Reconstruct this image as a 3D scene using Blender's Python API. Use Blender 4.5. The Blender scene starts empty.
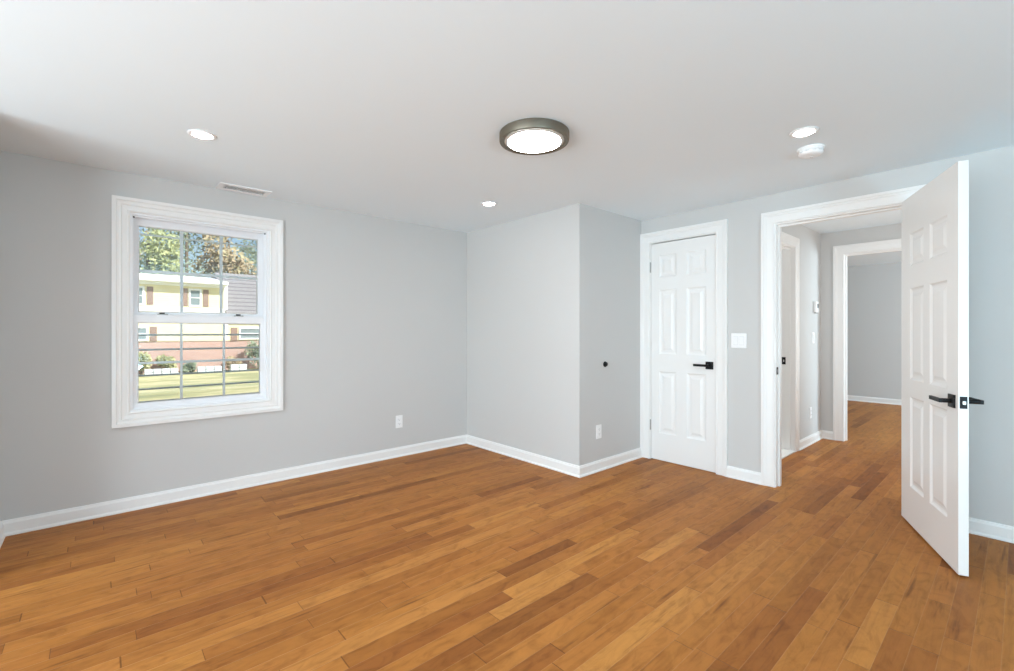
import bpy, bmesh, math, random
from mathutils import Vector, Matrix, noise as mnoise

S = bpy.context.scene
COL = S.collection
random.seed(7)

# ------------------------------------------------------------------ camera
cam_d = bpy.data.cameras.new('camera')
cam = bpy.data.objects.new('camera', cam_d)
COL.objects.link(cam)
cam_d.sensor_width = 36.0
cam_d.lens = 459.0 / 1014.0 * 36.0
cam_d.shift_y = -4.2 / 1014.0
cam_d.clip_start = 0.02
cam_d.clip_end = 300
cam.location = (0, 0, 1.18)
cam.rotation_euler = (math.radians(90), 0, math.radians(48.29 - 90))
S.camera = cam

# ------------------------------------------------------------------ colour, world, sun
S.view_settings.view_transform = 'Standard'
S.view_settings.look = 'None'
S.view_settings.gamma = 1.0
S.view_settings.exposure = 0.02
S.view_settings.use_curve_mapping = False
S.cycles.use_denoising = True
S.cycles.max_bounces = 12
S.cycles.diffuse_bounces = 7
S.cycles.transparent_max_bounces = 24
S.cycles.sample_clamp_indirect = 6.0

world = bpy.data.worlds.new('world')
S.world = world
world.use_nodes = True
wn = world.node_tree.nodes
wbg = wn['Background']
sky = wn.new('ShaderNodeTexSky')
sky.sky_type = 'NISHITA'
sky.sun_disc = False
sky.sun_elevation = math.radians(42)
sky.sun_rotation = math.radians(150)
world.node_tree.links.new(sky.outputs[0], wbg.inputs[0])
wbg.inputs[1].default_value = 0.16

sun_d = bpy.data.lights.new('sun', 'SUN')
sun_d.energy = 7.4
sun_d.angle = math.radians(0.6)
sun_d.color = (1.0, 0.94, 0.84)
sun = bpy.data.objects.new('sun', sun_d)
COL.objects.link(sun)
sun.rotation_euler = Vector((-0.50, 1.0, -0.95)).to_track_quat('-Z', 'Y').to_euler()

def area(name, loc, direction, sx, sy, power, color):
    d = bpy.data.lights.new(name, 'AREA')
    d.shape = 'RECTANGLE'; d.size = sx; d.size_y = sy
    d.energy = power; d.color = color
    o = bpy.data.objects.new(name, d)
    COL.objects.link(o)
    o.location = loc
    o.rotation_euler = Vector(direction).to_track_quat('-Z', 'Z').to_euler()
    return o

# unseen fill lamps added in place of daylight: adjoining room, back wall, rooms beyond
area('fill_adjoining_room', (-2.55, 2.15, 0.95), (1, -0.14, 0.22), 2.1, 1.5, 80, (0.77, 0.92, 1.0))
area('fill_adjoining_room_near', (-2.55, 0.15, 0.95), (1, 0.15, 0.40), 1.7, 1.5, 100, (0.79, 0.91, 1.0))
area('fill_back_uplight', (0.08, -2.90, 0.65), (0.30, 0.45, 1), 0.84, 1.0, 118, (0.52, 0.82, 1.0))  # upward fill lamp added to brighten the ceiling and right side
area('fill_far_room', (7.9, -2.95, 1.35), (0, 1, 0.2), 1.6, 1.3, 190, (0.66, 0.87, 1.0))
area('fill_hall', (5.0, 0.16, 1.30), (0, 1, 0.10), 0.8, 1.5, 13, (0.95, 0.97, 0.97))
area('fill_bathroom', (5.2, 3.18, 1.5), (0, -1, 0), 0.7, 0.9, 18, (1.0, 1.0, 1.0))

# ------------------------------------------------------------------ node helpers
def new_mat(name):
    m = bpy.data.materials.new(name)
    m.use_nodes = True
    return m, m.node_tree, m.node_tree.nodes['Principled BSDF']

def lin(c):
    return tuple(((x / 255) / 12.92 if x / 255 <= 0.04045 else ((x / 255 + 0.055) / 1.055) ** 2.4) for x in c) + (1.0,)

def plain(name, rgb, rough=0.5, metal=0.0, bump=0.0, bscale=200.0, spec=0.5, var=0.0, vscale=3.0):
    m, t, b = new_mat(name)
    col = lin(rgb)
    b.inputs['Base Color'].default_value = col
    b.inputs['Roughness'].default_value = rough
    b.inputs['Metallic'].default_value = metal
    b.inputs['Specular IOR Level'].default_value = spec
    co = t.nodes.new('ShaderNodeTexCoord')
    n = t.nodes.new('ShaderNodeTexNoise')
    n.inputs['Scale'].default_value = vscale
    n.inputs['Detail'].default_value = 3
    t.links.new(co.outputs['Object'], n.inputs['Vector'])
    mx = t.nodes.new('ShaderNodeMix'); mx.data_type = 'RGBA'
    mx.inputs[6].default_value = tuple(min(1, x * (1 - var)) for x in col[:3]) + (1,)
    mx.inputs[7].default_value = tuple(min(1, x * (1 + var)) for x in col[:3]) + (1,)
    t.links.new(n.outputs['Fac'], mx.inputs[0])
    t.links.new(mx.outputs[2], b.inputs['Base Color'])
    if bump > 0:
        n2 = t.nodes.new('ShaderNodeTexNoise')
        n2.inputs['Scale'].default_value = bscale
        n2.inputs['Detail'].default_value = 2
        t.links.new(co.outputs['Object'], n2.inputs['Vector'])
        bp = t.nodes.new('ShaderNodeBump')
        bp.inputs['Strength'].default_value = bump
        bp.inputs['Distance'].default_value = 0.002
        t.links.new(n2.outputs['Fac'], bp.inputs['Height'])
        t.links.new(bp.outputs['Normal'], b.inputs['Normal'])
    return m

def emissive(name, rgb, strength):
    m, t, b = new_mat(name)
    b.inputs['Base Color'].default_value = (0.9, 0.9, 0.9, 1)
    b.inputs['Emission Color'].default_value = rgb + (1,)
    b.inputs['Emission Strength'].default_value = strength
    return m

def math_node(t, op, a, b=None, c=None):
    n = t.nodes.new('ShaderNodeMath'); n.operation = op
    for i, v in enumerate((a, b, c)):
        if v is None: continue
        if isinstance(v, (int, float)): n.inputs[i].default_value = v
        else: t.links.new(v, n.inputs[i])
    return n.outputs[0]

def ramp(t, fac, stops):
    r = t.nodes.new('ShaderNodeValToRGB')
    e = r.color_ramp.elements
    while len(e) < len(stops): e.new(0.5)
    for i, (p, c) in enumerate(stops):
        e[i].position = p; e[i].color = c
    t.links.new(fac, r.inputs[0])
    return r.outputs[0]

def mixc(t, fac, a, b, blend='MIX'):
    n = t.nodes.new('ShaderNodeMix'); n.data_type = 'RGBA'; n.blend_type = blend
    if isinstance(fac, (int, float)): n.inputs[0].default_value = fac
    else: t.links.new(fac, n.inputs[0])
    for i, v in ((6, a), (7, b)):
        if isinstance(v, tuple): n.inputs[i].default_value = v
        else: t.links.new(v, n.inputs[i])
    return n.outputs[2]

# ------------------------------------------------------------------ materials
def wood_floor():
    m, t, b = new_mat('oak_planks')
    co = t.nodes.new('ShaderNodeTexCoord')
    sp = t.nodes.new('ShaderNodeSeparateXYZ')
    t.links.new(co.outputs['Object'], sp.inputs[0])
    x, y = sp.outputs[0], sp.outputs[1]
    W = 0.076
    yw = math_node(t, 'DIVIDE', math_node(t, 'SUBTRACT', y, 0.049), W)
    row = math_node(t, 'FLOOR', yw)
    fy = math_node(t, 'SUBTRACT', yw, row)
    wr = t.nodes.new('ShaderNodeTexWhiteNoise'); wr.noise_dimensions = '1D'
    t.links.new(row, wr.inputs['W'])
    wr2 = t.nodes.new('ShaderNodeTexWhiteNoise'); wr2.noise_dimensions = '1D'
    t.links.new(math_node(t, 'ADD', row, 91.7), wr2.inputs['W'])
    L = math_node(t, 'MULTIPLY_ADD', wr2.outputs['Value'], 0.55, 0.58)
    # uneven lengths: bend x with a smooth wave before cutting it into planks
    bend = math_node(t, 'MULTIPLY', math_node(t, 'SINE', math_node(t, 'MULTIPLY_ADD', x, 3.1, math_node(t, 'MULTIPLY', wr.outputs['Value'], 40.0))), 0.16)
    xs = math_node(t, 'ADD', math_node(t, 'ADD', x, bend), math_node(t, 'MULTIPLY', wr.outputs['Value'], 13.0))
    xl = math_node(t, 'DIVIDE', xs, L)
    pl = math_node(t, 'FLOOR', xl)
    fx = math_node(t, 'SUBTRACT', xl, pl)
    cb = t.nodes.new('ShaderNodeCombineXYZ')
    t.links.new(pl, cb.inputs[0]); t.links.new(row, cb.inputs[1])
    wn_ = t.nodes.new('ShaderNodeTexWhiteNoise'); wn_.noise_dimensions = '3D'
    t.links.new(cb.outputs[0], wn_.inputs['Vector'])
    rnd = wn_.outputs['Value']
    spc = t.nodes.new('ShaderNodeSeparateColor')
    t.links.new(wn_.outputs['Color'], spc.inputs[0])
    base = ramp(t, rnd, [(0.0, lin((134, 81, 38))), (0.10, lin((157, 99, 46))), (0.32, lin((170, 110, 52))),
                         (0.70, lin((178, 117, 56))), (0.92, lin((186, 125, 61))), (1.0, lin((196, 136, 70)))])
    hue = mixc(t, math_node(t, 'MULTIPLY', spc.outputs[1], 0.32), base, lin((162, 96, 50)))
    # soft cross-figure, continuous within a plank
    mv = t.nodes.new('ShaderNodeCombineXYZ')
    t.links.new(math_node(t, 'MULTIPLY_ADD', rnd, 53.0, math_node(t, 'MULTIPLY', x, 7.0)), mv.inputs[0])
    t.links.new(math_node(t, 'MULTIPLY_ADD', spc.outputs[0], 29.0, math_node(t, 'MULTIPLY', y, 16.0)), mv.inputs[1])
    mo = t.nodes.new('ShaderNodeTexNoise')
    mo.inputs['Scale'].default_value = 1.0; mo.inputs['Detail'].default_value = 5; mo.inputs['Roughness'].default_value = 0.6; mo.inputs['Distortion'].default_value = 1.2
    t.links.new(mv.outputs[0], mo.inputs['Vector'])
    hue = mixc(t, 1.0, hue, ramp(t, mo.outputs['Fac'], [(0.28, (0.74, 0.70, 0.66, 1)), (0.50, (1, 1, 1, 1)), (0.72, (1.12, 1.12, 1.10, 1))]), 'MULTIPLY')
    # grain, stretched along the plank and shifted per plank
    gv = t.nodes.new('ShaderNodeCombineXYZ')
    t.links.new(math_node(t, 'MULTIPLY_ADD', rnd, 37.0, math_node(t, 'MULTIPLY', x, 3.0)), gv.inputs[0])
    t.links.new(math_node(t, 'MULTIPLY_ADD', spc.outputs[2], 19.0, math_node(t, 'MULTIPLY', y, 42.0)), gv.inputs[1])
    g = t.nodes.new('ShaderNodeTexNoise')
    g.inputs['Scale'].default_value = 1.0; g.inputs['Detail'].default_value = 6; g.inputs['Roughness'].default_value = 0.62
    g.inputs['Distortion'].default_value = 0.6
    t.links.new(gv.outputs[0], g.inputs['Vector'])
    gf = ramp(t, g.outputs['Fac'], [(0.25, (0.78, 0.74, 0.70, 1)), (0.5, (1, 1, 1, 1)), (0.75, (1.06, 1.05, 1.03, 1))])
    c1 = mixc(t, 1.0, hue, gf, 'MULTIPLY')
    # dark mineral streaks on some planks
    g2 = t.nodes.new('ShaderNodeTexNoise')
    g2.inputs['Scale'].default_value = 1.0; g2.inputs['Detail'].default_value = 4
    gv2 = t.nodes.new('ShaderNodeCombineXYZ')
    t.links.new(math_node(t, 'MULTIPLY_ADD', rnd, 71.0, math_node(t, 'MULTIPLY', x, 2.1)), gv2.inputs[0])
    t.links.new(math_node(t, 'MULTIPLY_ADD', spc.outputs[0], 43.0, math_node(t, 'MULTIPLY', y, 30.0)), gv2.inputs[1])
    t.links.new(gv2.outputs[0], g2.inputs['Vector'])
    st = ramp(t, g2.outputs['Fac'], [(0.62, (0, 0, 0, 1)), (0.74, (1, 1, 1, 1))])
    c2 = mixc(t, math_node(t, 'MULTIPLY', st, 0.68), c1, lin((98, 57, 30)))
    # seams
    ey = math_node(t, 'MULTIPLY', math_node(t, 'MINIMUM', fy, math_node(t, 'SUBTRACT', 1.0, fy)), W)
    ex = math_node(t, 'MULTIPLY', math_node(t, 'MINIMUM', fx, math_node(t, 'SUBTRACT', 1.0, fx)), L)
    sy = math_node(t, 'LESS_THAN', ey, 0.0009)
    sx = math_node(t, 'LESS_THAN', ex, 0.0016)
    c3 = mixc(t, math_node(t, 'MULTIPLY', sy, 0.30), c2, lin((196, 150, 104)))  # long seams painted pale: bevel glints put into the colour
    c4 = mixc(t, math_node(t, 'MULTIPLY', sx, 0.60), c3, lin((74, 42, 22)))
    t.links.new(c4, b.inputs['Base Color'])
    rr = math_node(t, 'MULTIPLY_ADD', g.outputs['Fac'], 0.14, 0.36)
    t.links.new(rr, b.inputs['Roughness'])
    b.inputs['Specular IOR Level'].default_value = 0.10
    bp = t.nodes.new('ShaderNodeBump')
    bp.inputs['Strength'].default_value = 0.6; bp.inputs['Distance'].default_value = 0.0012
    bev = math_node(t, 'MINIMUM', math_node(t, 'DIVIDE', math_node(t, 'MINIMUM', ey, ex), 0.003), 1.0)
    hgt = math_node(t, 'ADD', math_node(t, 'MULTIPLY', g.outputs['Fac'], 0.2), bev)
    t.links.new(hgt, bp.inputs['Height'])
    t.links.new(bp.outputs['Normal'], b.inputs['Normal'])
    return m

def glass_mat():
    m = bpy.data.materials.new('window_glass'); m.use_nodes = True
    t = m.node_tree; t.nodes.clear()
    o = t.nodes.new('ShaderNodeOutputMaterial')
    tr = t.nodes.new('ShaderNodeBsdfTransparent'); tr.inputs[0].default_value = (0.97, 0.98, 0.975, 1)
    gl = t.nodes.new('ShaderNodeBsdfGlossy'); gl.inputs['Roughness'].default_value = 0.02
    fr = t.nodes.new('ShaderNodeFresnel'); fr.inputs[0].default_value = 1.45
    mx = t.nodes.new('ShaderNodeMixShader')
    t.links.new(fr.outputs[0], mx.inputs[0]); t.links.new(tr.outputs[0], mx.inputs[1]); t.links.new(gl.outputs[0], mx.inputs[2])
    t.links.new(mx.outputs[0], o.inputs[0])
    return m

def leaf_mat(name, a, b_, c):
    m, t, b = new_mat(name)
    co = t.nodes.new('ShaderNodeTexCoord')
    n = t.nodes.new('ShaderNodeTexNoise'); n.inputs['Scale'].default_value = 1.3; n.inputs['Detail'].default_value = 5
    t.links.new(co.outputs['Object'], n.inputs['Vector'])
    t.links.new(ramp(t, n.outputs['Fac'], [(0.30, lin(a)), (0.5, lin(b_)), (0.70, lin(c))]), b.inputs['Base Color'])
    b.inputs['Roughness'].default_value = 0.6
    return m

def striped(name, rgb, dark, period, width, rough=0.6):
    """horizontal courses (lap siding, roof shingles): a thin joint line every `period` metres of height"""
    m, t, b = new_mat(name)
    co = t.nodes.new('ShaderNodeTexCoord'); sp = t.nodes.new('ShaderNodeSeparateXYZ')
    t.links.new(co.outputs['Object'], sp.inputs[0])
    f = math_node(t, 'FRACT', math_node(t, 'DIVIDE', sp.outputs[2], period))
    s = math_node(t, 'LESS_THAN', f, width)
    n = t.nodes.new('ShaderNodeTexNoise'); n.inputs['Scale'].default_value = 2.0
    t.links.new(co.outputs['Object'], n.inputs['Vector'])
    c = lin(rgb)
    base = ramp(t, n.outputs['Fac'], [(0.3, tuple(x * 0.93 for x in c[:3]) + (1,)), (0.7, tuple(min(1, x * 1.05) for x in c[:3]) + (1,))])
    t.links.new(mixc(t, s, base, lin(dark)), b.inputs['Base Color'])
    b.inputs['Roughness'].default_value = rough
    return m

def brick_mat():
    m, t, b = new_mat('red_brick')
    co = t.nodes.new('ShaderNodeTexCoord'); sp = t.nodes.new('ShaderNodeSeparateXYZ'); cb = t.nodes.new('ShaderNodeCombineXYZ')
    t.links.new(co.outputs['Object'], sp.inputs[0])
    t.links.new(sp.outputs[0], cb.inputs[0]); t.links.new(sp.outputs[2], cb.inputs[1])
    br = t.nodes.new('ShaderNodeTexBrick')
    br.inputs['Scale'].default_value = 1.0
    br.inputs['Brick Width'].default_value = 0.22; br.inputs['Row Height'].default_value = 0.075; br.inputs['Mortar Size'].default_value = 0.010
    br.inputs['Color1'].default_value = lin((170, 132, 124)); br.inputs['Color2'].default_value = lin((186, 146, 134)); br.inputs['Mortar'].default_value = lin((196, 186, 184))
    t.links.new(cb.outputs[0], br.inputs['Vector'])
    t.links.new(br.outputs['Color'], b.inputs['Base Color'])
    b.inputs['Roughness'].default_value = 0.85
    return m

def lawn_mat():
    m, t, b = new_mat('lawn')
    co = t.nodes.new('ShaderNodeTexCoord')
    mp = t.nodes.new('ShaderNodeMapping'); mp.inputs['Scale'].default_value = (0.35, 1.0, 1.0)
    t.links.new(co.outputs['Object'], mp.inputs[0])
    n = t.nodes.new('ShaderNodeTexNoise'); n.inputs['Scale'].default_value = 0.5; n.inputs['Detail'].default_value = 8; n.inputs['Roughness'].default_value = 0.7
    t.links.new(mp.outputs[0], n.inputs['Vector'])
    t.links.new(ramp(t, n.outputs['Fac'], [(0.36, lin((150, 156, 122))), (0.47, lin((176, 176, 132))), (0.56, lin((214, 206, 166))), (0.66, lin((158, 164, 128)))]), b.inputs['Base Color'])
    b.inputs['Roughness'].default_value = 0.9
    return m

M = {}
M['wall'] = plain('grey_wall_paint', (206, 205, 203), 0.62, bump=0.06, bscale=260, var=0.008)
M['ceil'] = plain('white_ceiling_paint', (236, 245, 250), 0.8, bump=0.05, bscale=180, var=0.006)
M['trim'] = plain('white_trim_paint', (241, 240, 238), 0.32, var=0.005)
M['door'] = plain('white_door_paint', (240, 239, 237), 0.27, var=0.005)
M['vinyl'] = plain('white_vinyl', (242, 243, 245), 0.38, var=0.004)
M['plastic'] = plain('white_plastic', (246, 246, 246), 0.4, var=0.003)
M['plastic_dim'] = plain('off_white_plastic', (222, 223, 224), 0.45, var=0.003)
M['black'] = plain('matte_black_metal', (26, 26, 27), 0.42, metal=0.6, var=0.05)
M['dark'] = plain('dark_cavity', (40, 40, 42), 0.8, var=0.02)
M['steel'] = plain('satin_nickel', (176, 176, 174), 0.32, metal=1.0, var=0.02)
M['bronze'] = plain('brushed_bronze_rim', (126, 119, 106), 0.45, metal=0.85, var=0.05, vscale=40)
M['lens'] = emissive('lamp_lens', (1.0, 0.97, 0.96), 26.0)
M['diffuser'] = emissive('lamp_diffuser', (0.94, 0.95, 0.99), 65.0)
M['diffuser_edge'] = plain('lamp_diffuser_edge', (206, 204, 198), 0.5)
M['floor'] = wood_floor()
M['marble'] = plain('white_marble', (240, 240, 238), 0.25, var=0.03, vscale=8)
M['glass'] = glass_mat()
M['screen'] = plain('grey_lcd', (96, 100, 100), 0.3, var=0.02)
M['muntin'] = plain('white_muntin', (240, 242, 244), 0.45, var=0.01)
M['siding'] = striped('yellow_lap_siding', (234, 226, 190), (212, 203, 168), 0.13, 0.14)
M['shutter'] = striped('brown_shutter', (150, 126, 118), (132, 110, 102), 0.07, 0.3)
M['whitewood'] = plain('white_exterior_paint', (240, 242, 248), 0.6, var=0.02)
M['roof'] = striped('grey_shingles', (150, 147, 148), (126, 123, 126), 0.10, 0.22, 0.9)
M['brick'] = brick_mat()
M['housepane'] = plain('dark_house_glass', (128, 142, 150), 0.15, var=0.1)
M['lawn'] = lawn_mat()
M['stone'] = plain('pale_stone', (206, 212, 220), 0.8, var=0.12, vscale=2.5, bump=0.4, bscale=12)
M['rail'] = plain('painted_rail', (240, 242, 242), 0.5, var=0.04)
M['bark'] = plain('grey_bark', (116, 104, 92), 0.9, var=0.2, vscale=6)
M['leaf_dark'] = leaf_mat('evergreen_leaves', (104, 118, 108), (136, 150, 132), (168, 178, 152))
M['leaf_green'] = leaf_mat('green_leaves', (132, 144, 108), (166, 176, 130), (200, 204, 154))
M['leaf_autumn'] = leaf_mat('autumn_leaves', (150, 134, 112), (182, 166, 138), (172, 172, 136))
M['leaf_bush'] = leaf_mat('bush_leaves', (140, 148, 112), (180, 182, 142), (216, 212, 172))

# ------------------------------------------------------------------ object helpers
def link(name, bm, mat, parent=None, smooth=False, bevel=0.0, segs=2):
    me = bpy.data.meshes.new(name)
    bmesh.ops.recalc_face_normals(bm, faces=bm.faces)
    bm.to_mesh(me); bm.free()
    if mat is not None: me.materials.append(mat)
    o = bpy.data.objects.new(name, me)
    COL.objects.link(o)
    if parent is not None: o.parent = parent
    if smooth:
        for p in me.polygons: p.use_smooth = True
    if bevel > 0:
        md = o.modifiers.new('bevel', 'BEVEL')
        md.width = bevel; md.segments = segs; md.limit_method = 'ANGLE'; md.angle_limit = math.radians(40)
    return o

def empty(name, loc=(0, 0, 0), rz=0.0, parent=None):
    o = bpy.data.objects.new(name, None)
    o.empty_display_size = 0.1
    COL.objects.link(o)
    o.location = loc; o.rotation_euler = (0, 0, rz)
    if parent is not None: o.parent = parent
    return o

def tag(o, label=None, cat=None, group=None, kind=None):
    if label: o['label'] = label
    if cat: o['category'] = cat
    if group: o['group'] = group
    if kind: o['kind'] = kind
    return o

def box(bm, x0, y0, z0, x1, y1, z1):
    v = [bm.verts.new(p) for p in ((x0, y0, z0), (x1, y0, z0), (x1, y1, z0), (x0, y1, z0), (x0, y0, z1), (x1, y0, z1), (x1, y1, z1), (x0, y1, z1))]
    for f in ((0, 3, 2, 1), (4, 5, 6, 7), (0, 1, 5, 4), (1, 2, 6, 5), (2, 3, 7, 6), (3, 0, 4, 7)):
        bm.faces.new([v[i] for i in f])
    return v

def box_obj(name, a, b, mat, parent=None, bevel=0.0, segs=2):
    bm = bmesh.new(); box(bm, *a, *b)
    return link(name, bm, mat, parent, bevel=bevel, segs=segs)

def lathe(bm, prof, n=48, axis='Z', origin=(0, 0, 0)):
    """prof: list of (r, h); closed with caps when r = 0"""
    rings = []
    for r, hgt in prof:
        if r <= 1e-6:
            rings.append([(0, 0, hgt)])
        else:
            rings.append([(r * math.cos(2 * math.pi * k / n), r * math.sin(2 * math.pi * k / n), hgt) for k in range(n)])
    def place(p):
        x, y, z = p
        q = {'Z': (x, y, z), 'X': (z, x, y), 'Y': (x, z, y)}[axis]
        return (q[0] + origin[0], q[1] + origin[1], q[2] + origin[2])
    vr = [[bm.verts.new(place(p)) for p in ring] for ring in rings]
    for a, b in zip(vr, vr[1:]):
        if len(a) == 1 and len(b) == 1: continue
        for k in range(n):
            k2 = (k + 1) % n
            if len(a) == 1: bm.faces.new((a[0], b[k], b[k2]))
            elif len(b) == 1: bm.faces.new((a[k], a[k2], b[0]))
            else: bm.faces.new((a[k], a[k2], b[k2], b[k]))

def slab_with_holes(name, axis, pos, thick, s0, s1, z0, z1, holes, mat, kind='structure', parent=None):
    """Wall of one connected mesh. axis 'X': plane at x=pos..pos+thick, s is y. axis 'Y': plane at y=pos..pos+thick, s is x. 'Z': s is x, z is y."""
    ss = sorted({s0, s1, *[h[0] for h in holes], *[h[1] for h in holes]})
    zs = sorted({z0, z1, *[h[2] for h in holes], *[h[3] for h in holes]})
    ns, nz = len(ss) - 1, len(zs) - 1
    def filled(i, j):
        if not (0 <= i < ns and 0 <= j < nz): return False
        cs, cz = (ss[i] + ss[i + 1]) / 2, (zs[j] + zs[j + 1]) / 2
        return not any(h[0] < cs < h[1] and h[2] < cz < h[3] for h in holes)
    bm = bmesh.new(); cache = {}
    def v(i, j, side):
        key = (i, j, side)
        if key not in cache:
            p = pos + (thick if side else 0)
            co = {'X': (p, ss[i], zs[j]), 'Y': (ss[i], p, zs[j]), 'Z': (ss[i], zs[j], p)}[axis]
            cache[key] = bm.verts.new(co)
        return cache[key]
    for i in range(ns):
        for j in range(nz):
            if not filled(i, j): continue
            for side in (0, 1):
                bm.faces.new((v(i, j, side), v(i + 1, j, side), v(i + 1, j + 1, side), v(i, j + 1, side)))
            for (di, dj, a, b) in ((-1, 0, (i, j), (i, j + 1)), (1, 0, (i + 1, j), (i + 1, j + 1)), (0, -1, (i, j), (i + 1, j)), (0, 1, (i, j + 1), (i + 1, j + 1))):
                if not filled(i + di, j + dj):
                    bm.faces.new((v(*a, 0), v(*b, 0), v(*b, 1), v(*a, 1)))
    o = link(name, bm, mat, parent)
    if kind: o['kind'] = kind
    return o

def sweep_frame(bm, pts, closed, prof, to_world):
    """Mitred moulding. pts: 2-D path (s, z), prof: list of (offset to the LEFT of travel, projection). to_world(s, z, d)."""
    n = len(pts); rows = []
    for i in range(n):
        p = Vector(pts[i])
        dprev = (p - Vector(pts[i - 1])).normalized() if (closed or i > 0) else None
        dnext = (Vector(pts[(i + 1) % n]) - p).normalized() if (closed or i < n - 1) else None
        d1 = dprev or dnext; d2 = dnext or dprev
        n1 = Vector((-d1.y, d1.x)); n2 = Vector((-d2.y, d2.x))
        mit = (n1 + n2); mit = mit / max(1e-6, mit.dot(n1))
        rows.append([bm.verts.new(to_world(p.x + mit.x * o, p.y + mit.y * o, d)) for o, d in prof])
    m = len(prof)
    for i in range(n if closed else n - 1):
        a, b = rows[i], rows[(i + 1) % n]
        for k in range(m):
            k2 = (k + 1) % m
            bm.faces.new((a[k], a[k2], b[k2], b[k]))
    if not closed:
        bm.faces.new(rows[0]); bm.faces.new(list(reversed(rows[-1])))

# door/window casing: flat board with a stepped back band outside and a small bead at the inner edge (offset runs outward)
CASE = [(0.0, 0.0), (0.0, 0.011), (0.006, 0.014), (0.012, 0.011), (0.055, 0.013), (0.062, 0.017), (0.070, 0.017), (0.074, 0.021), (0.092, 0.021), (0.092, 0.0)]
WCASE = [(0.0, 0.0), (0.0, 0.010), (0.008, 0.014), (0.016, 0.010), (0.040, 0.012), (0.046, 0.018), (0.056, 0.016), (0.068, 0.020), (0.072, 0.027), (0.092, 0.027), (0.092, 0.0)]
BASE = [(0.0, 0.0), (0.0, 0.024), (0.008, 0.024), (0.018, 0.015), (0.070, 0.014), (0.078, 0.010), (0.086, 0.008), (0.088, 0.0)]

def wX(x, sgn):     # wall plane x, projecting towards sgn
    return lambda s, z, d: (x + sgn * d, s, z)
def wY(y, sgn):
    return lambda s, z, d: (s, y + sgn * d, z)

def door_casing(name, world, s0, s1, ztop):
    bm = bmesh.new()
    # up the s0 side, across, down the s1 side, outward on the left of travel
    sweep_frame(bm, [(s0, 0.0), (s0, ztop), (s1, ztop), (s1, 0.0)], False, CASE, world)
    return tag(link(name, bm, M['trim']), kind='structure')

def baseboard(name, path):
    """path: floor polyline walked with the room on the LEFT"""
    bm = bmesh.new()
    n = len(path); rows = []
    for i in range(n):
        p = Vector(path[i])
        dp = (p - Vector(path[i - 1])).normalized() if i > 0 else None
        dn = (Vector(path[i + 1]) - p).normalized() if i < n - 1 else None
        d1 = dp or dn; d2 = dn or dp
        n1 = Vector((-d1.y, d1.x)); n2 = Vector((-d2.y, d2.x))
        mit = n1 + n2; mit = mit / max(1e-6, mit.dot(n1))
        rows.append([bm.verts.new((p.x + mit.x * d, p.y + mit.y * d, z)) for z, d in BASE])
    m = len(BASE)
    for a, b in zip(rows, rows[1:]):
        for k in range(m):
            k2 = (k + 1) % m
            bm.faces.new((a[k], a[k2], b[k2], b[k]))
    bm.faces.new(rows[0]); bm.faces.new(list(reversed(rows[-1])))
    return tag(link(name, bm, M['trim']), kind='structure')

def jamb(name, axis, p0, p1, s0, s1, ztop, stop_at, t=0.02, mat=None):
    """Door jamb lining inside an opening s0..s1, from plane p0 to p1, with a door stop at stop_at (centre)."""
    bm = bmesh.new()
    def f(s, z, d): return (d, s, z) if axis == 'X' else (s, d, z)
    prof = [(0.0, p0), (0.0, p1), (-0.0, p1)]
    a, b = stop_at - 0.018, stop_at + 0.018
    prof = [(0.0, p0), (t, p0), (t, a), (t + 0.011, a), (t + 0.011, b), (t, b), (t, p1), (0.0, p1)]
    # walked so that the opening's inside is on the left
    sweep_frame(bm, [(s1, 0.0), (s1, ztop), (s0, ztop), (s0, 0.0)], False, prof, f)
    return tag(link(name, bm, mat or M['trim']), kind='structure')

# ------------------------------------------------------------------ room geometry (metres; camera stands at the origin)
XD, YW, XB, YB, H = 3.825, 3.912, 2.915, 2.388, 2.22
XA = -2.7
XR, YK = -0.42, -3.00            # rear wall, back wall (both behind the camera)
XH, YH, HH = 5.976, 1.483, 2.258 # hall end wall, hall left wall, hall ceiling
HY0 = 0.22                       # hall right wall
XF = 9.59                        # far room's end wall
T = 0.12

floor = slab_with_holes('floor', 'Z', -0.15, 0.15, XA - T, XF + T, YK - T, 4.2, [], M['floor'])
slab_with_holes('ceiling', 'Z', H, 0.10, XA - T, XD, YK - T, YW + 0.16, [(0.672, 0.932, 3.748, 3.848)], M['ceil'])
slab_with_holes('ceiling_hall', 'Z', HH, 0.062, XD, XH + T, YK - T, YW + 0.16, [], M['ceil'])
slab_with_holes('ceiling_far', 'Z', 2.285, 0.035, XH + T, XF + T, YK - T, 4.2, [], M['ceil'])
slab_with_holes('roof_slab', 'Z', 2.32, 0.25, XA - 0.6, XF + 0.5, YK - 0.6, YW + 0.55, [], M['roof'])['kind'] = 'structure'

WIN = (0.150, 1.000, 0.640, 1.972)       # opening of window_1 in the left wall: x0, x1, z0, z1
slab_with_holes('wall_left', 'Y', YW, 0.16, XA - T, XF + T, -0.15, H + 0.1, [WIN], M['wall'])
slab_with_holes('wall_center', 'X', XB, 0.10, YB, YW, 0, H, [], M['wall'])
slab_with_holes('wall_alcove', 'Y', YB, 0.10, XB + 0.10, XD + T, 0, H, [], M['wall'])
DW = (0.452, 1.255, 1.995)               # doorway opening (rough) y0, y1, top
CL = (1.672, 2.310, 2.010)               # closet door opening
slab_with_holes('wall_right', 'X', XD, T, YK, YB, 0, HH, [(DW[0], DW[1], -1, DW[2]), (CL[0], CL[1], -1, CL[2])], M['wall'])
RW = (-0.60, 3.20, -1, 3)  # unseen opening, invented and sized to let the adjoining fill lamps in

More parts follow.
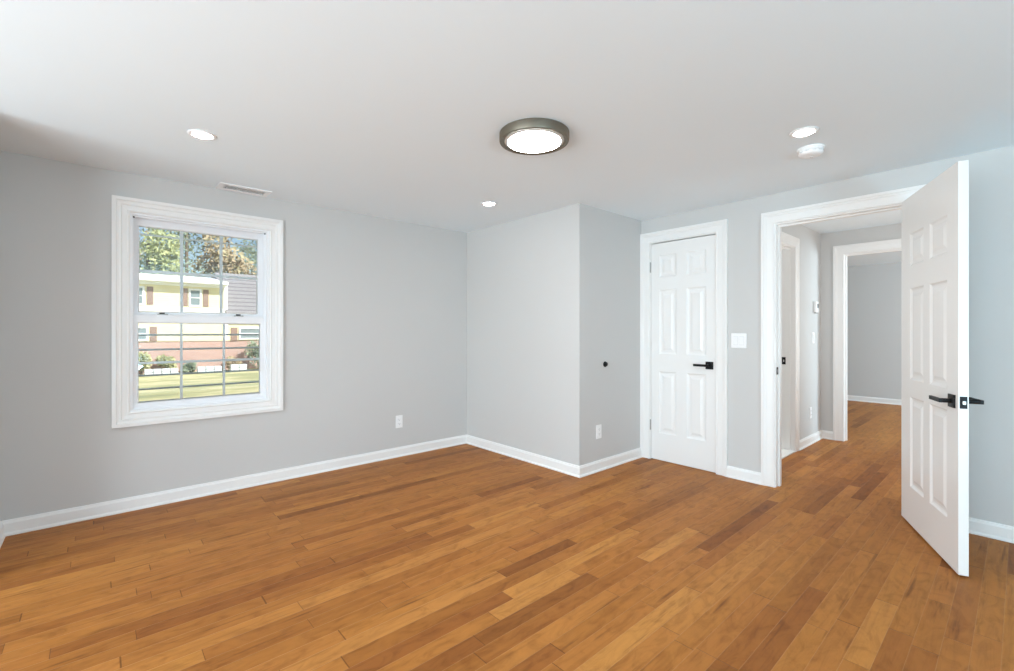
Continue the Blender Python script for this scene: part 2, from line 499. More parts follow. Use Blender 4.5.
slab_with_holes('wall_rear', 'X', XR - T, T, YK, YW, 0, H, [RW], M['wall'])
BW = (-0.36, 0.52, 0.20, 2.02)  # unseen opening, placed to sit behind the upward fill lamp
slab_with_holes('wall_adjoining', 'X', XA - T, T, YK, YW, 0, H, [(-0.7, 3.2, 0.2, 2.05)], M['wall'])
slab_with_holes('wall_back', 'Y', YK - T, T, XA - T, XF + T, -0.15, H + 0.1, [BW, (7.1, 8.7, 0.7, 2.0)], M['wall'])
# hall and rooms beyond the doorway
HD = (4.36, 5.10, 2.005)                 # hall door opening x0, x1, top
slab_with_holes('wall_hall_left', 'Y', YH, T, XD + T, XH, 0, HH, [(HD[0], HD[1], -1, HD[2])], M['wall'])
slab_with_holes('wall_hall_right', 'Y', HY0 - T, T, XD + T, XH, 0, HH, [(4.55, 5.45, 0.02, 2.0)], M['wall'])
FO = (0.26, 1.282, 2.008)
slab_with_holes('wall_hall_end', 'X', XH, T, YK, YW, 0, 2.285, [(FO[0], FO[1], -1, FO[2])], M['wall'])
slab_with_holes('wall_far', 'X', XF, T, YK, YW, 0, 2.285, [], M['wall'])
slab_with_holes('wall_bathroom', 'Y', 3.25, 0.08, 4.36, XH, 0, HH, [], M['marble'])
slab_with_holes('wall_closet', 'X', 4.28, 0.08, YH + T, YW, 0, HH, [], M['wall'])
box_obj('floor_bathroom', (4.36, YH + T, 0.0), (XH, 3.25, 0.012), M['marble'])['kind'] = 'structure'

# baseboards (room on the left of travel)
CW = 0.092
baseboard('baseboard_left', [(XD, YB), (XB, YB), (XB, YW), (XR, YW), (XR, RW[1])])
baseboard('baseboard_right', [(XD, DW[1] + 0.076), (XD, CL[0] - 0.076)])
baseboard('baseboard_back', [(XR, RW[0]), (XR, YK), (XD, YK), (XD, DW[0] - 0.076)])
baseboard('baseboard_hall', [(XH, FO[1] + 0.078), (XH, YH), (HD[1] + 0.078, YH)])
baseboard('baseboard_far', [(XF, YK), (XF, YW)])

# casings and jambs
def casing_X(name, x, sgn, y0, y1, top):
    bm = bmesh.new()
    sweep_frame(bm, [(y0, 0.0), (y0, top), (y1, top), (y1, 0.0)], False, CASE, wX(x, sgn))
    return tag(link(name, bm, M['trim']), kind='structure')
casing_X('trim_1', XD, -1, CL[0] + 0.012, CL[1] - 0.012, CL[2] - 0.012)
casing_X('trim_2', XD, -1, DW[0] + 0.012, DW[1] - 0.012, DW[2] - 0.002)
casing_X('trim_3', XH, -1, FO[0] + 0.012, FO[1] - 0.010, FO[2] + 0.002)
door_casing('trim_4', wY(YH, -1), HD[0] + 0.012, HD[1] - 0.016, HD[2] - 0.004)
jamb('trim_5', 'X', XD - 0.001, XD + T + 0.001, CL[0], CL[1], CL[2], XD + 0.065, t=0.018)
jamb('trim_6', 'X', XD - 0.001, XD + T + 0.001, DW[0], DW[1], DW[2] + 0.008, XD + 0.065, t=0.018)
jamb('trim_7', 'X', XH - 0.001, XH + T + 0.001, FO[0], FO[1], FO[2] + 0.008, XH + 0.06, t=0.014)
j8 = jamb('trim_8', 'Y', YH - 0.001, YH + T + 0.001, HD[0], HD[1], HD[2] + 0.006, YH + 0.05, t=0.018)
casing_X('trim_9', XD + T, 1, DW[0] + 0.012, DW[1] - 0.012, DW[2] - 0.002)
box_obj('trim_10', (HD[0] + 0.018, YH - 0.012, 0.0), (HD[1] - 0.018, YH + T, 0.014), M['marble'], bevel=0.003)['kind'] = 'structure'

# black strike plates on the jambs
def strike(parent, loc, ax):
    bm = bmesh.new()
    if ax == 'Y':  box(bm, loc[0] - 0.014, loc[1] - 0.004, loc[2] - 0.028, loc[0] + 0.014, loc[1], loc[2] + 0.028)
    else:          box(bm, loc[0] - 0.004, loc[1] - 0.017, loc[2] - 0.036, loc[0], loc[1] + 0.017, loc[2] + 0.036)
    o = link('strike_plate', bm, M['black'], parent, bevel=0.002)
    bm = bmesh.new()
    if ax == 'Y':  box(bm, loc[0] - 0.005, loc[1] - 0.0055, loc[2] - 0.011, loc[0] + 0.005, loc[1] - 0.0035, loc[2] + 0.011)
    else:          box(bm, loc[0] - 0.0055, loc[1] - 0.005, loc[2] - 0.011, loc[0] - 0.0035, loc[1] + 0.005, loc[2] + 0.011)
    link('latch_hole', bm, M['steel'], o)
    return o
strike(bpy.data.objects['trim_6'], (XD + 0.024, DW[1] - 0.018, 0.880), 'Y')
strike(j8, (HD[1] - 0.018, YH + 0.090, 0.888), 'X')

# ------------------------------------------------------------------ six-panel doors
ROWS = [(0.250, 0.815), (0.974, 1.560), (1.672, 1.874)]
def six_panel(w, hgt, th, cols, z0=0.004, rows=ROWS):
    """slab in local space: x 0..w from hinge, y 0..th, both faces moulded"""
    xs = [0.0, cols[0][0], cols[0][1], cols[1][0], cols[1][1], w]
    zs = [z0] + [z for r in rows for z in r] + [hgt]
    bm = bmesh.new()
    for side in (0, 1):
        y0 = 0.0 if side == 0 else th
        inn = 1 if side == 0 else -1
        g = [[bm.verts.new((x, y0, z)) for z in zs] for x in xs]
        for i in range(5):
            for j in range(7):
                q = (g[i][j], g[i + 1][j], g[i + 1][j + 1], g[i][j + 1])
                if i in (1, 3) and j in (1, 3, 5):
                    prev = q
                    for ins, dep in ((0.010, 0.007), (0.020, 0.009), (0.034, 0.008), (0.052, 0.002)):
                        a, b, c, d = xs[i] + ins, xs[i + 1] - ins, zs[j] + ins, zs[j + 1] - ins
                        ring = [bm.verts.new((px, y0 + inn * dep, pz)) for px, pz in ((a, c), (b, c), (b, d), (a, d))]
                        for k in range(4):
                            k2 = (k + 1) % 4
                            bm.faces.new((prev[k], prev[k2], ring[k2], ring[k]))
                        prev = ring
                    bm.faces.new(prev)
                else:
                    bm.faces.new(q)
        if side == 0: g0 = g
        else: g1 = g
    for i in range(5):
        bm.faces.new((g0[i][0], g0[i + 1][0], g1[i + 1][0], g1[i][0]))
        bm.faces.new((g0[i][7], g0[i + 1][7], g1[i + 1][7], g1[i][7]))
    n = len(zs) - 1
    for j in range(n):
        bm.faces.new((g0[0][j], g0[0][j + 1], g1[0][j + 1], g1[0][j]))
        bm.faces.new((g0[5][j], g0[5][j + 1], g1[5][j + 1], g1[5][j]))
    return bm

def lever(parent, x, y, z, out, toward, extra=0.0):
    """square rose on the face at y, projecting along out (+1/-1), lever pointing along toward (+1/-1 in x)"""
    bm = bmesh.new(); ya, yb = sorted((y, y + out * 0.009))
    box(bm, x - 0.032, ya, z - 0.032, x + 0.032, yb, z + 0.032)
    r = link('door_handle', bm, M['black'], parent, bevel=0.0015)
    bm = bmesh.new()
    lathe(bm, [(0.0, 0.0), (0.011, 0.0), (0.011, 0.040 + extra), (0.0, 0.040 + extra)], 20, 'Y')
    for v in bm.verts: v.co.y *= out; v.co += Vector((x, y + out * 0.009, z))
    link('spindle', bm, M['black'], r)
    bm = bmesh.new(); ya, yb = sorted((y + out * (0.042 + extra), y + out * (0.055 + extra)))
    xa, xb = sorted((x - toward * 0.011, x + toward * 0.118))
    box(bm, xa, ya, z - 0.010, xb, yb, z + 0.010)
    link('lever', bm, M['black'], r, bevel=0.002)
    return r

def hinge(parent, x, y, z, length=0.09):
    bm = bmesh.new()
    lathe(bm, [(0.0, -length / 2 - 0.004), (0.004, -length / 2 - 0.004), (0.0065, -length / 2), (0.0065, length / 2), (0.004, length / 2 + 0.004), (0.0, length / 2 + 0.004)], 16, 'Z', (x, y, z))
    return link('hinge', bm, M['steel'], parent, smooth=False)

# closet door: hinge at the bump side (y = 2.289), local x runs towards -y, face towards the room (-x)
d1 = empty('door_1', (XD + 0.008, 2.289, 0.0), math.radians(-90))
tag(d1, 'closed white six-panel closet door with black lever in the alcove corner', 'door', kind='structure')
link('door_slab', six_panel(0.596, 1.984, 0.035, ((0.079, 0.248), (0.342, 0.515))), M['door'], d1, bevel=0.0008, segs=1)
# local axes: x -> world -y ; local y -> world +x, so the room face is local y = 0
lever(d1, 0.545, 0.0, 0.893, -1, -1)
for z in (1.772, 1.02, 0.316): 
    if z != 1.02: hinge(d1, -0.006, -0.004, z)
bm = bmesh.new(); box(bm, 0.5955, 0.004, 0.862, 0.5985, 0.028, 0.924); link('latch_plate', bm, M['black'], d1)

# open door to the hall: pin at the right jamb, swung 113 degrees into the room
ang = math.atan2(-0.388, -0.922)
d2 = empty('door_2', (3.829, 0.475, 0.0), ang)
tag(d2, 'open white six-panel door with black lever, swung into the room from the hall doorway', 'door', kind='structure')
# local x along the door; local +y = rotate(+90) of x: (0.388,-0.922) = towards the room wall; the visible hall face is local y = -0.036
sl = six_panel(0.790, 1.998, 0.038, ((0.150, 0.362), (0.446, 0.668)), z0=0.010, rows=[(0.240, 0.785), (0.890, 1.440), (1.575, 1.770)])
for v in sl.verts: v.co.y -= 0.038
slab2 = link('door_slab', sl, M['door'], d2, bevel=0.0008, segs=1)
lever(d2, 0.730, -0.038, 0.838, -1, -1)
lever(d2, 0.730, 0.0, 0.838, 1, -1, 0.018)
bm = bmesh.new(); box(bm, 0.789, -0.033, 0.809, 0.7915, -0.005, 0.867)
lp = link('latch_plate', bm, M['black'], d2, bevel=0.001)
bm = bmesh.new(); box(bm, 0.791, -0.025, 0.829, 0.800, -0.012, 0.847); link('latch_bolt', bm, M['steel'], lp, bevel=0.002)
for z in (1.772, 1.03, 0.316): hinge(d2, -0.004, 0.006, z)

# ------------------------------------------------------------------ window_1
w1 = empty('window_1', (0, 0, 0))
tag(w1, 'white double-hung window with grilles on the left wall', 'window', kind='structure')
x0, x1, z0, z1 = WIN
bm = bmesh.new()
sweep_frame(bm, [(x0 + 0.008, z0 + 0.008), (x0 + 0.008, z1 - 0.008), (x1 + 0.001, z1 - 0.008), (x1 + 0.001, z0 + 0.008)], True, WCASE, wY(YW, -1))
link('window_casing', bm, M['trim'], w1)
# jamb liner with the two sash tracks
bm = bmesh.new()
prof = [(0.0, YW - 0.002), (-0.020, YW - 0.002), (-0.020, YW + 0.018), (-0.030, YW + 0.020), (-0.030, YW + 0.028), (-0.020, YW + 0.030), (-0.020, YW + 0.062), (-0.026, YW + 0.062), (-0.026, YW + 0.070), (-0.020, YW + 0.070),
        (-0.020, YW + 0.108), (-0.034, YW + 0.108), (-0.034, YW + 0.155), (0.0, YW + 0.155)]
sweep_frame(bm, [(x0, z0), (x0, z1), (x1, z1), (x1, z0)], True, prof, lambda s, z, d: (s, d, z))
link('jamb_liner', bm, M['vinyl'], w1)
def sash(name, ya, yb, sx0, sx1, sz0, sz1, stile, top, bot, zm, mx, mw):
    r = empty(name, (0, 0, 0), parent=w1)
    # frame as one mesh with a stepped glazing bead
    bm = bmesh.new()
    i0, i1, k0, k1 = sx0 + stile, sx1 - stile, sz0 + bot, sz1 - top
    outer = [(sx0, sz0), (sx1, sz0), (sx1, sz1), (sx0, sz1)]
    inner = [(i0, k0), (i1, k0), (i1, k1), (i0, k1)]
    ym = (ya + yb) / 2
    loops = []
    for pts, y in ((outer, yb), (outer, ya), (inner, ya), ([(i0 + .006, k0 + .006), (i1 - .006, k0 + .006), (i1 - .006, k1 - .006), (i0 + .006, k1 - .006)], ya + 0.008),
                   ([(i0 + .006, k0 + .006), (i1 - .006, k0 + .006), (i1 - .006, k1 - .006), (i0 + .006, k1 - .006)], yb)):
        loops.append([bm.verts.new((px, y, pz)) for px, pz in pts])
    for a, b in zip(loops, loops[1:] + loops[:1]):
        for k in range(4):
            k2 = (k + 1) % 4
            bm.faces.new((a[k], a[k2], b[k2], b[k]))
    f = link(name + '_frame', bm, M['vinyl'], w1, bevel=0.0015)
    bpy.data.objects.remove(r)
    i0 += .006; i1 -= .006; k0 += .006; k1 -= .006
    slab_with_holes('muntin', 'Y', ym - 0.004, 0.008, i0 - 0.001, i1 + 0.001, k0 - 0.001, k1 + 0.001,
        [(a, b, c, d) for a, b in ((i0, mx[0] - mw), (mx[0] + mw, mx[1] - mw), (mx[1] + mw, i1)) for c, d in ((k0, zm - mw), (zm + mw, k1))], M['muntin'], None, f)
    bm = bmesh.new(); box(bm, i0 - 0.003, ym - 0.009, k0 - 0.003, i1 + 0.003, ym - 0.006, k1 + 0.003)
    link('pane', bm, M['glass'], f)
    bm = bmesh.new(); box(bm, i0 - 0.003, ym + 0.006, k0 - 0.003, i1 + 0.003, ym + 0.009, k1 + 0.003)
    link('pane', bm, M['glass'], f)
    return f
low = sash('lower_sash', YW + 0.030, YW + 0.062, 0.168, 0.976, 0.662, 1.292, 0.030, 0.052, 0.032, 0.965, (0.441, 0.701), 0.0075)
upp = sash('upper_sash', YW + 0.072, YW + 0.104, 0.168, 0.976, 1.250, 1.952, 0.036, 0.052, 0.060, 1.592, (0.447, 0.690), 0.0095)
for lx in (0.335, 0.800):     # sash locks on the meeting rail
    bm = bmesh.new()
    box(bm, lx - 0.03, YW + 0.040, 1.292, lx + 0.03, YW + 0.066, 1.300)
    lk = link('sash_lock', bm, M['steel'], w1, bevel=0.002)
    bm = bmesh.new()
    box(bm, lx - 0.018, YW + 0.046, 1.300, lx + 0.012, YW + 0.060, 1.309)
    link('lock_lever', bm, M['dark'], lk, bevel=0.003)
for cx_ in (0.178, 0.972):    # small dark corner screws of the head track
    bm = bmesh.new(); lathe(bm, [(0.0, 0.0), (0.005, 0.0), (0.005, -0.004), (0.0, -0.004)], 12, 'Y', (cx_, YW + 0.020, 1.940))
    link('track_screw', bm, M['dark'], w1)
box_obj('storm_rail', (0.168, YW + 0.118, 1.842), (0.976, YW + 0.128, 1.853), M['vinyl'], w1)

# ------------------------------------------------------------------ ceiling things
def flush_light():
    r = empty('flush_ceiling_light', (1.712, 1.706, H))
    tag(r, 'large round flush ceiling light with bronze rim in the middle of the ceiling', 'ceiling light')
    bm = bmesh.new()
    lathe(bm, [(0.0, 0.0), (0.179, 0.0), (0.183, -0.004), (0.183, -0.040), (0.180, -0.046), (0.173, -0.048), (0.164, -0.047), (0.158, -0.042), (0.158, -0.030), (0.0, -0.030)], 96)
    link('rim', bm, M['bronze'], r, smooth=True).modifiers.new('e', 'EDGE_SPLIT').split_angle = math.radians(40)
    bm = bmesh.new()
    lathe(bm, [(0.140, -0.034), (0.140, -0.0475), (0.10, -0.051), (0.05, -0.0535), (0.0, -0.054)], 96)
    link('diffuser', bm, M['diffuser'], r, smooth=True)
    bm = bmesh.new()
    lathe(bm, [(0.1575, -0.034), (0.1575, -0.042), (0.150, -0.0465), (0.1405, -0.0475), (0.1405, -0.034)], 96)
    link('diffuser_edge', bm, M['diffuser_edge'], r, smooth=True)
    return r
flush_light()

def recessed(loc, label):
    r = empty('recessed_light', loc)
    tag(r, label, 'ceiling light', 'small recessed ceiling lights')
    bm = bmesh.new()
    lathe(bm, [(0.046, 0.0), (0.066, 0.0), (0.064, -0.004), (0.058, -0.006), (0.050, -0.006), (0.046, -0.003)], 64)
    bm.faces.ensure_lookup_table()
    link('trim_ring', bm, M['plastic'], r, smooth=True)
    bm = bmesh.new()
    lathe(bm, [(0.0455, 0.0), (0.0455, -0.005), (0.040, -0.0075), (0.02, -0.009), (0.0, -0.009)], 64)
    link('lens', bm, M['lens'], r, smooth=True)
    return r
recessed((0.412, 2.885, H), 'small round recessed ceiling light nearest the window')
recessed((2.376, 2.885, H), 'small round recessed ceiling light in front of the projecting wall corner')
recessed((2.751, 0.757, H), 'small round recessed ceiling light beside the smoke detector')

sd = empty('smoke_detector', (3.03, 0.80, H))
tag(sd, 'round white smoke detector on the ceiling beside a recessed light', 'smoke detector')
bm = bmesh.new()
lathe(bm, [(0.0, 0.0), (0.068, 0.0), (0.068, -0.010), (0.064, -0.012), (0.064, -0.018), (0.0, -0.018)], 48)
link('base_plate', bm, M['plastic'], sd, smooth=False)
bm = bmesh.new()
lathe(bm, [(0.0, -0.018), (0.059, -0.018), (0.062, -0.022), (0.060, -0.032), (0.050, -0.040), (0.030, -0.043), (0.0, -0.043)], 48)
link('cover', bm, M['plastic'], sd, smooth=True)
bm = bmesh.new(); lathe(bm, [(0.0, -0.042), (0.008, -0.042), (0.008, -0.046), (0.0, -0.046)], 20, 'Z', (0.018, 0.0, 0)); link('test_button', bm, M['plastic_dim'], sd)
for k in range(12):
    a = 2 * math.pi * k / 12
    bm = bmesh.new(); box(bm, -0.009, 0.0605, -0.028, 0.009, 0.0632, -0.023)
    bmesh.ops.rotate(bm, verts=bm.verts, cent=(0, 0, 0), matrix=Matrix.Rotation(a, 3, 'Z'))
    link('vent_slot', bm, M['plastic_dim'], sd)

# ceiling register
vt = empty('ceiling_vent', (0, 0, 0))
tag(vt, 'rectangular white ceiling vent with slats above the window', 'vent')
slab_with_holes('vent_frame', 'Z', H - 0.007, 0.007, 0.635, 0.968, 3.712, 3.884, [(0.672, 0.932, 3.748, 3.848)], M['plastic'], None, vt)
for o in [vt.children[0]]:
    md = o.modifiers.new('b', 'BEVEL'); md.width = 0.003; md.segments = 2; md.limit_method = 'ANGLE'
# dark duct box behind the slats, open at the bottom
bm = bmesh.new(); vs = box(bm, 0.672, 3.748, H, 0.932, 3.848, H + 0.090)
bmesh.ops.delete(bm, geom=[f for f in bm.faces if abs(f.normal.z) > 0.5 and f.calc_center_median().z < H + 0.01] or [min(bm.faces, key=lambda f: f.calc_center_median().z)], context='FACES_ONLY')
link('duct', bm, M['screen'], vt)
for k in range(17):
    x = 0.682 + k * 0.0150
    bm = bmesh.new(); box(bm, -0.0027, 3.749, -0.008, 0.0027, 3.847, 0.008)
    bmesh.ops.rotate(bm, verts=bm.verts, cent=(0, 0, 0), matrix=Matrix.Rotation(math.radians(20), 3, 'Y'))
    bmesh.ops.translate(bm, verts=bm.verts, vec=(x, 0, H + 0.004))
    link('slat', bm, M['plastic'], vt)

# ------------------------------------------------------------------ wall plates
def wall_root(name, loc, rz):
    return empty(name, loc, rz)      # local: wall surface at y = 0, front towards -y
def plate(root, w, hgt):
    bm = bmesh.new(); box(bm, -w / 2, -0.006, -hgt / 2, w / 2, 0.0, hgt / 2)
    return link('plate', bm, M['plastic'], root, bevel=0.003)
def outlet(loc, rz, label):
    r = wall_root('wall_outlet', loc, rz); tag(r, label, 'outlet', 'white wall outlets')
    plate(r, 0.072, 0.117)
    for dz in (0.020, -0.020):
        bm = bmesh.new(); box(bm, -0.017, -0.0085, dz - 0.0145, 0.017, -0.005, dz + 0.0145)
        s = link('socket', bm, M['plastic'], r, bevel=0.004)
        for sx_, hh in ((-0.007, 0.009), (0.007, 0.007)):
            bm = bmesh.new(); box(bm, sx_ - 0.0012, -0.0090, dz + 0.003 - hh / 2, sx_ + 0.0012, -0.0080, dz + 0.003 + hh / 2); link('slot', bm, M['screen'], s)
        bm = bmesh.new(); lathe(bm, [(0.0, -0.0080), (0.0026, -0.0080), (0.0026, -0.0090), (0.0, -0.0090)], 12, 'Y', (0, 0, dz - 0.0075)); link('ground_hole', bm, M['screen'], s)
    return r
def switch(loc, rz, gangs, label):
    r = wall_root('light_switch', loc, rz); tag(r, label, 'switch')
    plate(r, 0.072 + 0.046 * (gangs - 1), 0.117)
    for g in range(gangs):
        cx_ = (g - (gangs - 1) / 2) * 0.046
        bm = bmesh.new(); box(bm, cx_ - 0.0175, -0.0078, -0.035, cx_ + 0.0175, -0.005, 0.035)
        f = link('rocker_frame', bm, M['plastic_dim'], r, bevel=0.001)
        bm = bmesh.new()
        # rocker paddle, tipped: bottom edge pressed in
        pts = [(-0.0155, -0.0115, 0.032), (0.0155, -0.0115, 0.032), (0.0155, -0.0085, -0.032), (-0.0155, -0.0085, -0.032)]
        a = [bm.verts.new((cx_ + p[0], p[1], p[2])) for p in pts]; b = [bm.verts.new((cx_ + p[0], -0.006, p[2])) for p in pts]
        bm.faces.new(a); bm.faces.new(list(reversed(b)))
        for k in range(4): bm.faces.new((a[k], a[(k + 1) % 4], b[(k + 1) % 4], b[k]))
        link('rocker', bm, M['plastic'], f)
    return r
outlet((2.121, YW, 0.328), 0, 'white wall outlet low on the left wall between window and corner')
outlet((3.167, YB, 0.330), 0, 'white wall outlet low on the alcove wall below the black bumper')
outlet((5.600, YH, 0.322), 0, 'white wall outlet low on the hall wall by the inner opening')
switch((XD, 1.505, 1.105), math.radians(-90), 2, 'white double rocker switch between the closet door and the hall doorway')
switch((5.690, YH, 1.110), 0, 1, 'white single switch on the hall wall below the thermostat')

th = wall_root('thermostat', (5.735, YH, 1.438), 0); tag(th, 'small white thermostat with grey screen on the hall wall', 'thermostat')
bm = bmesh.new(); box(bm, -0.050, -0.008, -0.066, 0.050, 0.0, 0.066); link('back_plate', bm, M['plastic_dim'], th, bevel=0.003)
bm = bmesh.new(); box(bm, -0.046, -0.030, -0.058, 0.046, -0.008, 0.062); link('body', bm, M['plastic'], th, bevel=0.005)
bm = bmesh.new(); box(bm, 0.000, -0.0315, -0.008, 0.038, -0.029, 0.036); link('display', bm, M['screen'], th)
bm = bmesh.new(); box(bm, -0.040, -0.024, -0.066, 0.040, -0.009, -0.058); link('bottom_cover', bm, M['screen'], th)

db = wall_root('wall_bumper', (3.258, YB, 0.897), 0); tag(db, 'round black wall bumper on the alcove wall at handle height', 'door bumper')
bm = bmesh.new(); lathe(bm, [(0.0, 0.0), (0.024, 0.0), (0.024, -0.004), (0.021, -0.007), (0.0, -0.007)], 36, 'Y'); link('rose', bm, M['black'], db)
bm = bmesh.new(); lathe(bm, [(0.0, -0.007), (0.012, -0.007), (0.012, -0.010), (0.017, -0.012), (0.018, -0.017), (0.014, -0.021), (0.0, -0.022)], 36, 'Y'); link('knob', bm, M['black'], db, smooth=True)

# ------------------------------------------------------------------ outdoors, seen through the window
G = -1.30
bm = bmesh.new(); box(bm, -70, YW + 0.17, G - 0.3, 90, 110, G)
tag(link('ground', bm, M['lawn']), kind='structure')

rl = empty('porch_railing', (0.8, 5.2, G)); tag(rl, 'pale metal railing of horizontal bars just outside the window', 'railing')
for z in (1.147, 1.015, 0.895, 0.785, 0.664, 0.55, 0.43):
    bm = bmesh.new(); lathe(bm, [(0.0, -2.4), (0.0085, -2.4), (0.0085, 2.4), (0.0, 2.4)], 12, 'X', (0, 0, z - G)); link('bar', bm, M['rail'], rl)
for px in (-2.4, -0.95, 1.0, 2.4):
    bm = bmesh.new(); box(bm, px - 0.025, -0.025, 0.0, px + 0.025, 0.025, 1.20 - G); link('post', bm, M['rail'], rl, bevel=0.004)

# the yellow house across the lawn
HF = 34.0
hs = empty('house', (0, 0, 0)); tag(hs, 'pale yellow house with brown shutters and brick base across the lawn', 'house')
box_obj('main_wall', (-9.0, HF, 0.58), (6.05, HF + 8, 4.35), M['siding'], hs)
box_obj('brick_base', (-9.0, HF + 0.05, G), (6.05, HF + 7.9, 0.58), M['brick'], hs)
box_obj('sill_band', (-9.0, HF - 0.05, 2.36), (6.05, HF + 0.02, 2.62), M['whitewood'], hs)
box_obj('frieze', (-9.0, HF - 0.02, 3.93), (6.05, HF + 0.02, 4.08), M['whitewood'], hs)
box_obj('soffit', (-9.6, HF - 0.55, 4.08), (6.15, HF + 8.5, 4.15), M['whitewood'], hs)
box_obj('gutter', (-9.6, HF - 0.68, 4.12), (6.15, HF - 0.55, 4.30), M['whitewood'], hs)
box_obj('corner_board', (6.0, HF - 0.06, G + 1.9), (6.22, HF + 0.1, 4.2), M['whitewood'], hs)
bm = bmesh.new()
r0 = [bm.verts.new(p) for p in ((-9.6, HF - 0.6, 4.15), (6.15, HF - 0.6, 4.15), (6.15, HF + 4, 4.95), (-9.6, HF + 4, 4.95), (6.15, HF + 8.6, 4.15), (-9.6, HF + 8.6, 4.15))]
bm.faces.new((r0[0], r0[1], r0[2], r0[3])); bm.faces.new((r0[3], r0[2], r0[4], r0[5])); bm.faces.new((r0[0], r0[3], r0[5])); bm.faces.new((r0[1], r0[4], r0[2])); bm.faces.new((r0[0], r0[5], r0[4], r0[1]))
link('main_roof', bm, plain('white_metal_roof', (238, 240, 246), 0.6, var=0.02), hs)
# lower wing to the right with a shingled roof sloping towards us
box_obj('wing_wall', (6.05, HF + 0.3, 0.58), (15.0, HF + 7, 2.40), M['siding'], hs)
box_obj('wing_base', (6.05, HF + 0.35, G), (15.0, HF + 6.9, 0.58), M['brick'], hs)
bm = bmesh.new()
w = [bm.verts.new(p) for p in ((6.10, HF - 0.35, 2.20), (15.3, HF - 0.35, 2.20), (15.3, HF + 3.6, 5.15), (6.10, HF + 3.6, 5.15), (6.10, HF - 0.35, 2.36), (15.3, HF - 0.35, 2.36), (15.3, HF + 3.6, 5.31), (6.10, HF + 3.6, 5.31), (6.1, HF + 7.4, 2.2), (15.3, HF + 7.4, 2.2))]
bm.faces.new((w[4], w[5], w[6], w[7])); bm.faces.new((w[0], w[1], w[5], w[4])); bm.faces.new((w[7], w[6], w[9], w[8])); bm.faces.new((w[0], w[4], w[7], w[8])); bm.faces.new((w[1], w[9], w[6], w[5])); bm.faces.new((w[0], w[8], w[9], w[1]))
link('wing_roof', bm, striped('shaded_grey_shingles', (146, 144, 148), (116, 114, 122), 0.28, 0.30, 0.9), hs)  # shingle grey darkened: tree shade put into the colour
def house_window(xa, xb, za, zb, y):
    f = slab_with_holes('window_frame', 'Y', y - 0.07, 0.08, xa - 0.10, xb + 0.10, za - 0.10, zb + 0.10, [(xa, xb, za, (za + zb) / 2 - 0.025), (xa, xb, (za + zb) / 2 + 0.025, zb)], M['whitewood'], None, hs)
    bm = bmesh.new(); box(bm, xa, y - 0.03, za, xb, y + 0.02, zb); link('pane', bm, M['housepane'], f)
def shutter(xa, xb, za, zb, y):
    bm = bmesh.new(); box(bm, xa, y - 0.05, za, xb, y, zb); link('shutter', bm, M['shutter'], hs, bevel=0.01)
house_window(4.25, 4.72, 2.80, 3.70, HF); shutter(3.83, 4.10, 2.72, 3.80, HF); shutter(4.90, 5.19, 2.72, 3.78, HF)
house_window(1.40, 1.93, 2.80, 3.70, HF); shutter(2.13, 2.43, 2.74, 3.80, HF); shutter(0.92, 1.22, 2.74, 3.80, HF)
house_window(1.70, 2.10, 0.72, 1.36, HF); shutter(2.27, 2.60, 0.60, 1.45, HF)
house_window(7.02, 8.6, 0.74, 1.34, HF + 0.3); shutter(6.46, 6.84, 0.58, 1.42, HF + 0.3)

# low pale stone walls along the far edge of the lawn
def stone_wall(xa, xb, y, top, label):
    r = empty('stone_wall', ((xa + xb) / 2, y, G)); tag(r, label, 'garden wall', 'low stone walls before the house')
    n = max(2, round((xb - xa) / 0.4)); w_ = (xb - xa) / n
    for k in range(n):
        for j in range(2):
            hh = (top - G) / 2
            a = -(xb - xa) / 2 + k * w_
            bm = bmesh.new(); box(bm, a + 0.01, -0.18, j * hh, a + w_ - 0.01, 0.18, (j + 1) * hh - 0.01)
            link('stone', bm, M['stone'], r, bevel=0.03)
stone_wall(1.90, 3.45, 32.3, -0.92, 'low pale stone wall on the lawn edge, left of three')
stone_wall(4.35, 5.60, 32.3, -0.90, 'low pale stone wall on the lawn edge, middle of three')
stone_wall(6.05, 6.95, 32.3, -0.85, 'low pale stone wall on the lawn edge, right of three')

def leaves(bm, c, r, n, size, rng, squash=1.0):
    for _ in range(n):
        d = Vector((rng.gauss(0, 1), rng.gauss(0, 1), rng.gauss(0, 1)))
        if d.length < 1e-3: continue
        d.normalize()
        p = Vector(c) + Vector((d.x * r, d.y * r, d.z * r * squash)) * (rng.random() ** 0.35)
        u = Vector((rng.gauss(0, 1), rng.gauss(0, 1), rng.gauss(0, 1))).normalized()
        v_ = u.orthogonal().normalized()
        s = size * (0.6 + 0.8 * rng.random())
        q = [bm.verts.new(p + u * s), bm.verts.new(p + v_ * s * 0.55), bm.verts.new(p - u * s), bm.verts.new(p - v_ * s * 0.55)]
        bm.faces.new(q)
def tree(x, y, hgt, rad, mat, label, seed, name='tree'):
    rng = random.Random(seed)
    r = empty(name, (x, y, G)); tag(r, label, 'tree', 'trees behind the yellow house')
    bm = bmesh.new(); lathe(bm, [(0.0, 0.0), (0.26, 0.0), (0.18, hgt * 0.35), (0.10, hgt * 0.8), (0.0, hgt * 0.85)], 10)
    link('trunk', bm, M['bark'], r)
    bm = bmesh.new()
    for _ in range(16):
        z = hgt * (0.30 + 0.66 * rng.random())
        k = math.sin(math.pi * min(1, max(0.12, (z / hgt - 0.2) / 0.85)))
        a = rng.random() * 6.283
        leaves(bm, (math.cos(a) * rad * 0.62 * k, math.sin(a) * rad * 0.62 * k, z), rad * 0.50, 170, 0.20, rng)
    link('crown', bm, mat, r)
    return r
tree(3.0, 46.5, 12.0, 2.5, M['leaf_green'], 'yellow-green tree behind the left half of the yellow house', 1)
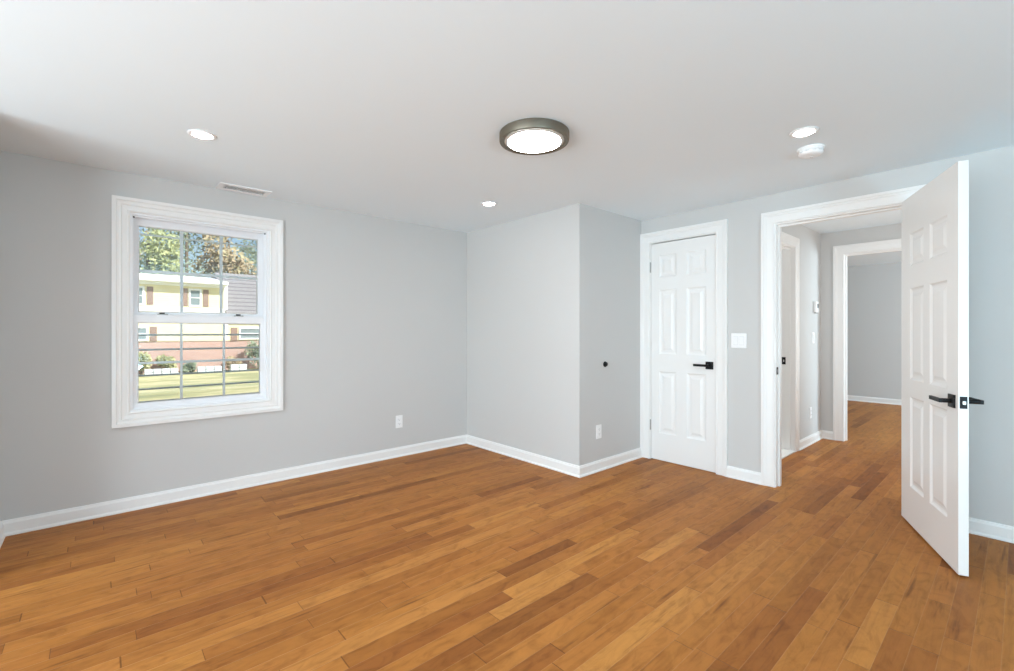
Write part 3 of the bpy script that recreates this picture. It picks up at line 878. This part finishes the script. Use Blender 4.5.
tree(8.6, 46.5, 12.5, 2.5, M['leaf_autumn'], 'tan autumn tree behind the right half of the yellow house', 3)
tree(14.2, 46.5, 12.0, 2.5, M['leaf_green'], 'light green tree farthest right beyond the shingled wing', 7)
tree(-2.6, 46.5, 12.0, 2.5, M['leaf_dark'], 'dark tree farthest left beyond the yellow house', 6)
tree(-1.5, 57.0, 18.0, 3.6, M['leaf_dark'], 'tall dark tree far behind the left end of the house', 8)
tree(6.8, 57.0, 18.5, 3.6, M['leaf_dark'], 'tall dark tree far behind the middle of the house', 2)
tree(15.1, 57.0, 18.0, 3.6, M['leaf_dark'], 'tall dark tree far behind the shingled wing', 10)
tree(2.4, 68.0, 23.0, 4.2, M['leaf_autumn'], 'tallest tan tree far behind the left half of the house', 9)
tree(12.2, 68.0, 23.0, 4.2, M['leaf_dark'], 'tallest evergreen tree far behind the shingled wing', 4)

def bush(x, y, rad, hgt, mat, label, seed):
    rng = random.Random(seed)
    r = empty('bush', (x, y, G)); tag(r, label, 'bush', 'bushes before the house')
    bm = bmesh.new()
    for _ in range(7):
        a = rng.random() * 6.283
        leaves(bm, (math.cos(a) * rad * 0.45, math.sin(a) * rad * 0.45, hgt * (0.30 + 0.38 * rng.random())), rad * 0.62, 150, 0.075, rng, hgt / (2.2 * rad))
    link('foliage', bm, mat, r)
    bm = bmesh.new(); lathe(bm, [(0.0, 0.0), (0.05, 0.0), (0.03, hgt * 0.5), (0.0, hgt * 0.5)], 8); link('stem', bm, M['bark'], r)
bush(1.85, 33.25, 0.50, 1.55, M['leaf_bush'], 'yellowish round bush at the left before the brick base', 21)
bush(2.98, 33.25, 0.50, 1.20, M['leaf_bush'], 'low yellowish bush second from left before the brick base', 22)
bush(4.05, 33.30, 0.42, 0.80, M['leaf_dark'], 'small dark bush before the middle of the brick base', 23)
bush(7.80, 33.15, 0.78, 2.15, M['leaf_dark'], 'large dark green bush under the wing window', 24)
bush(6.45, 33.35, 0.42, 1.00, M['leaf_autumn'], 'small brown shrub left of the large dark bush', 25)
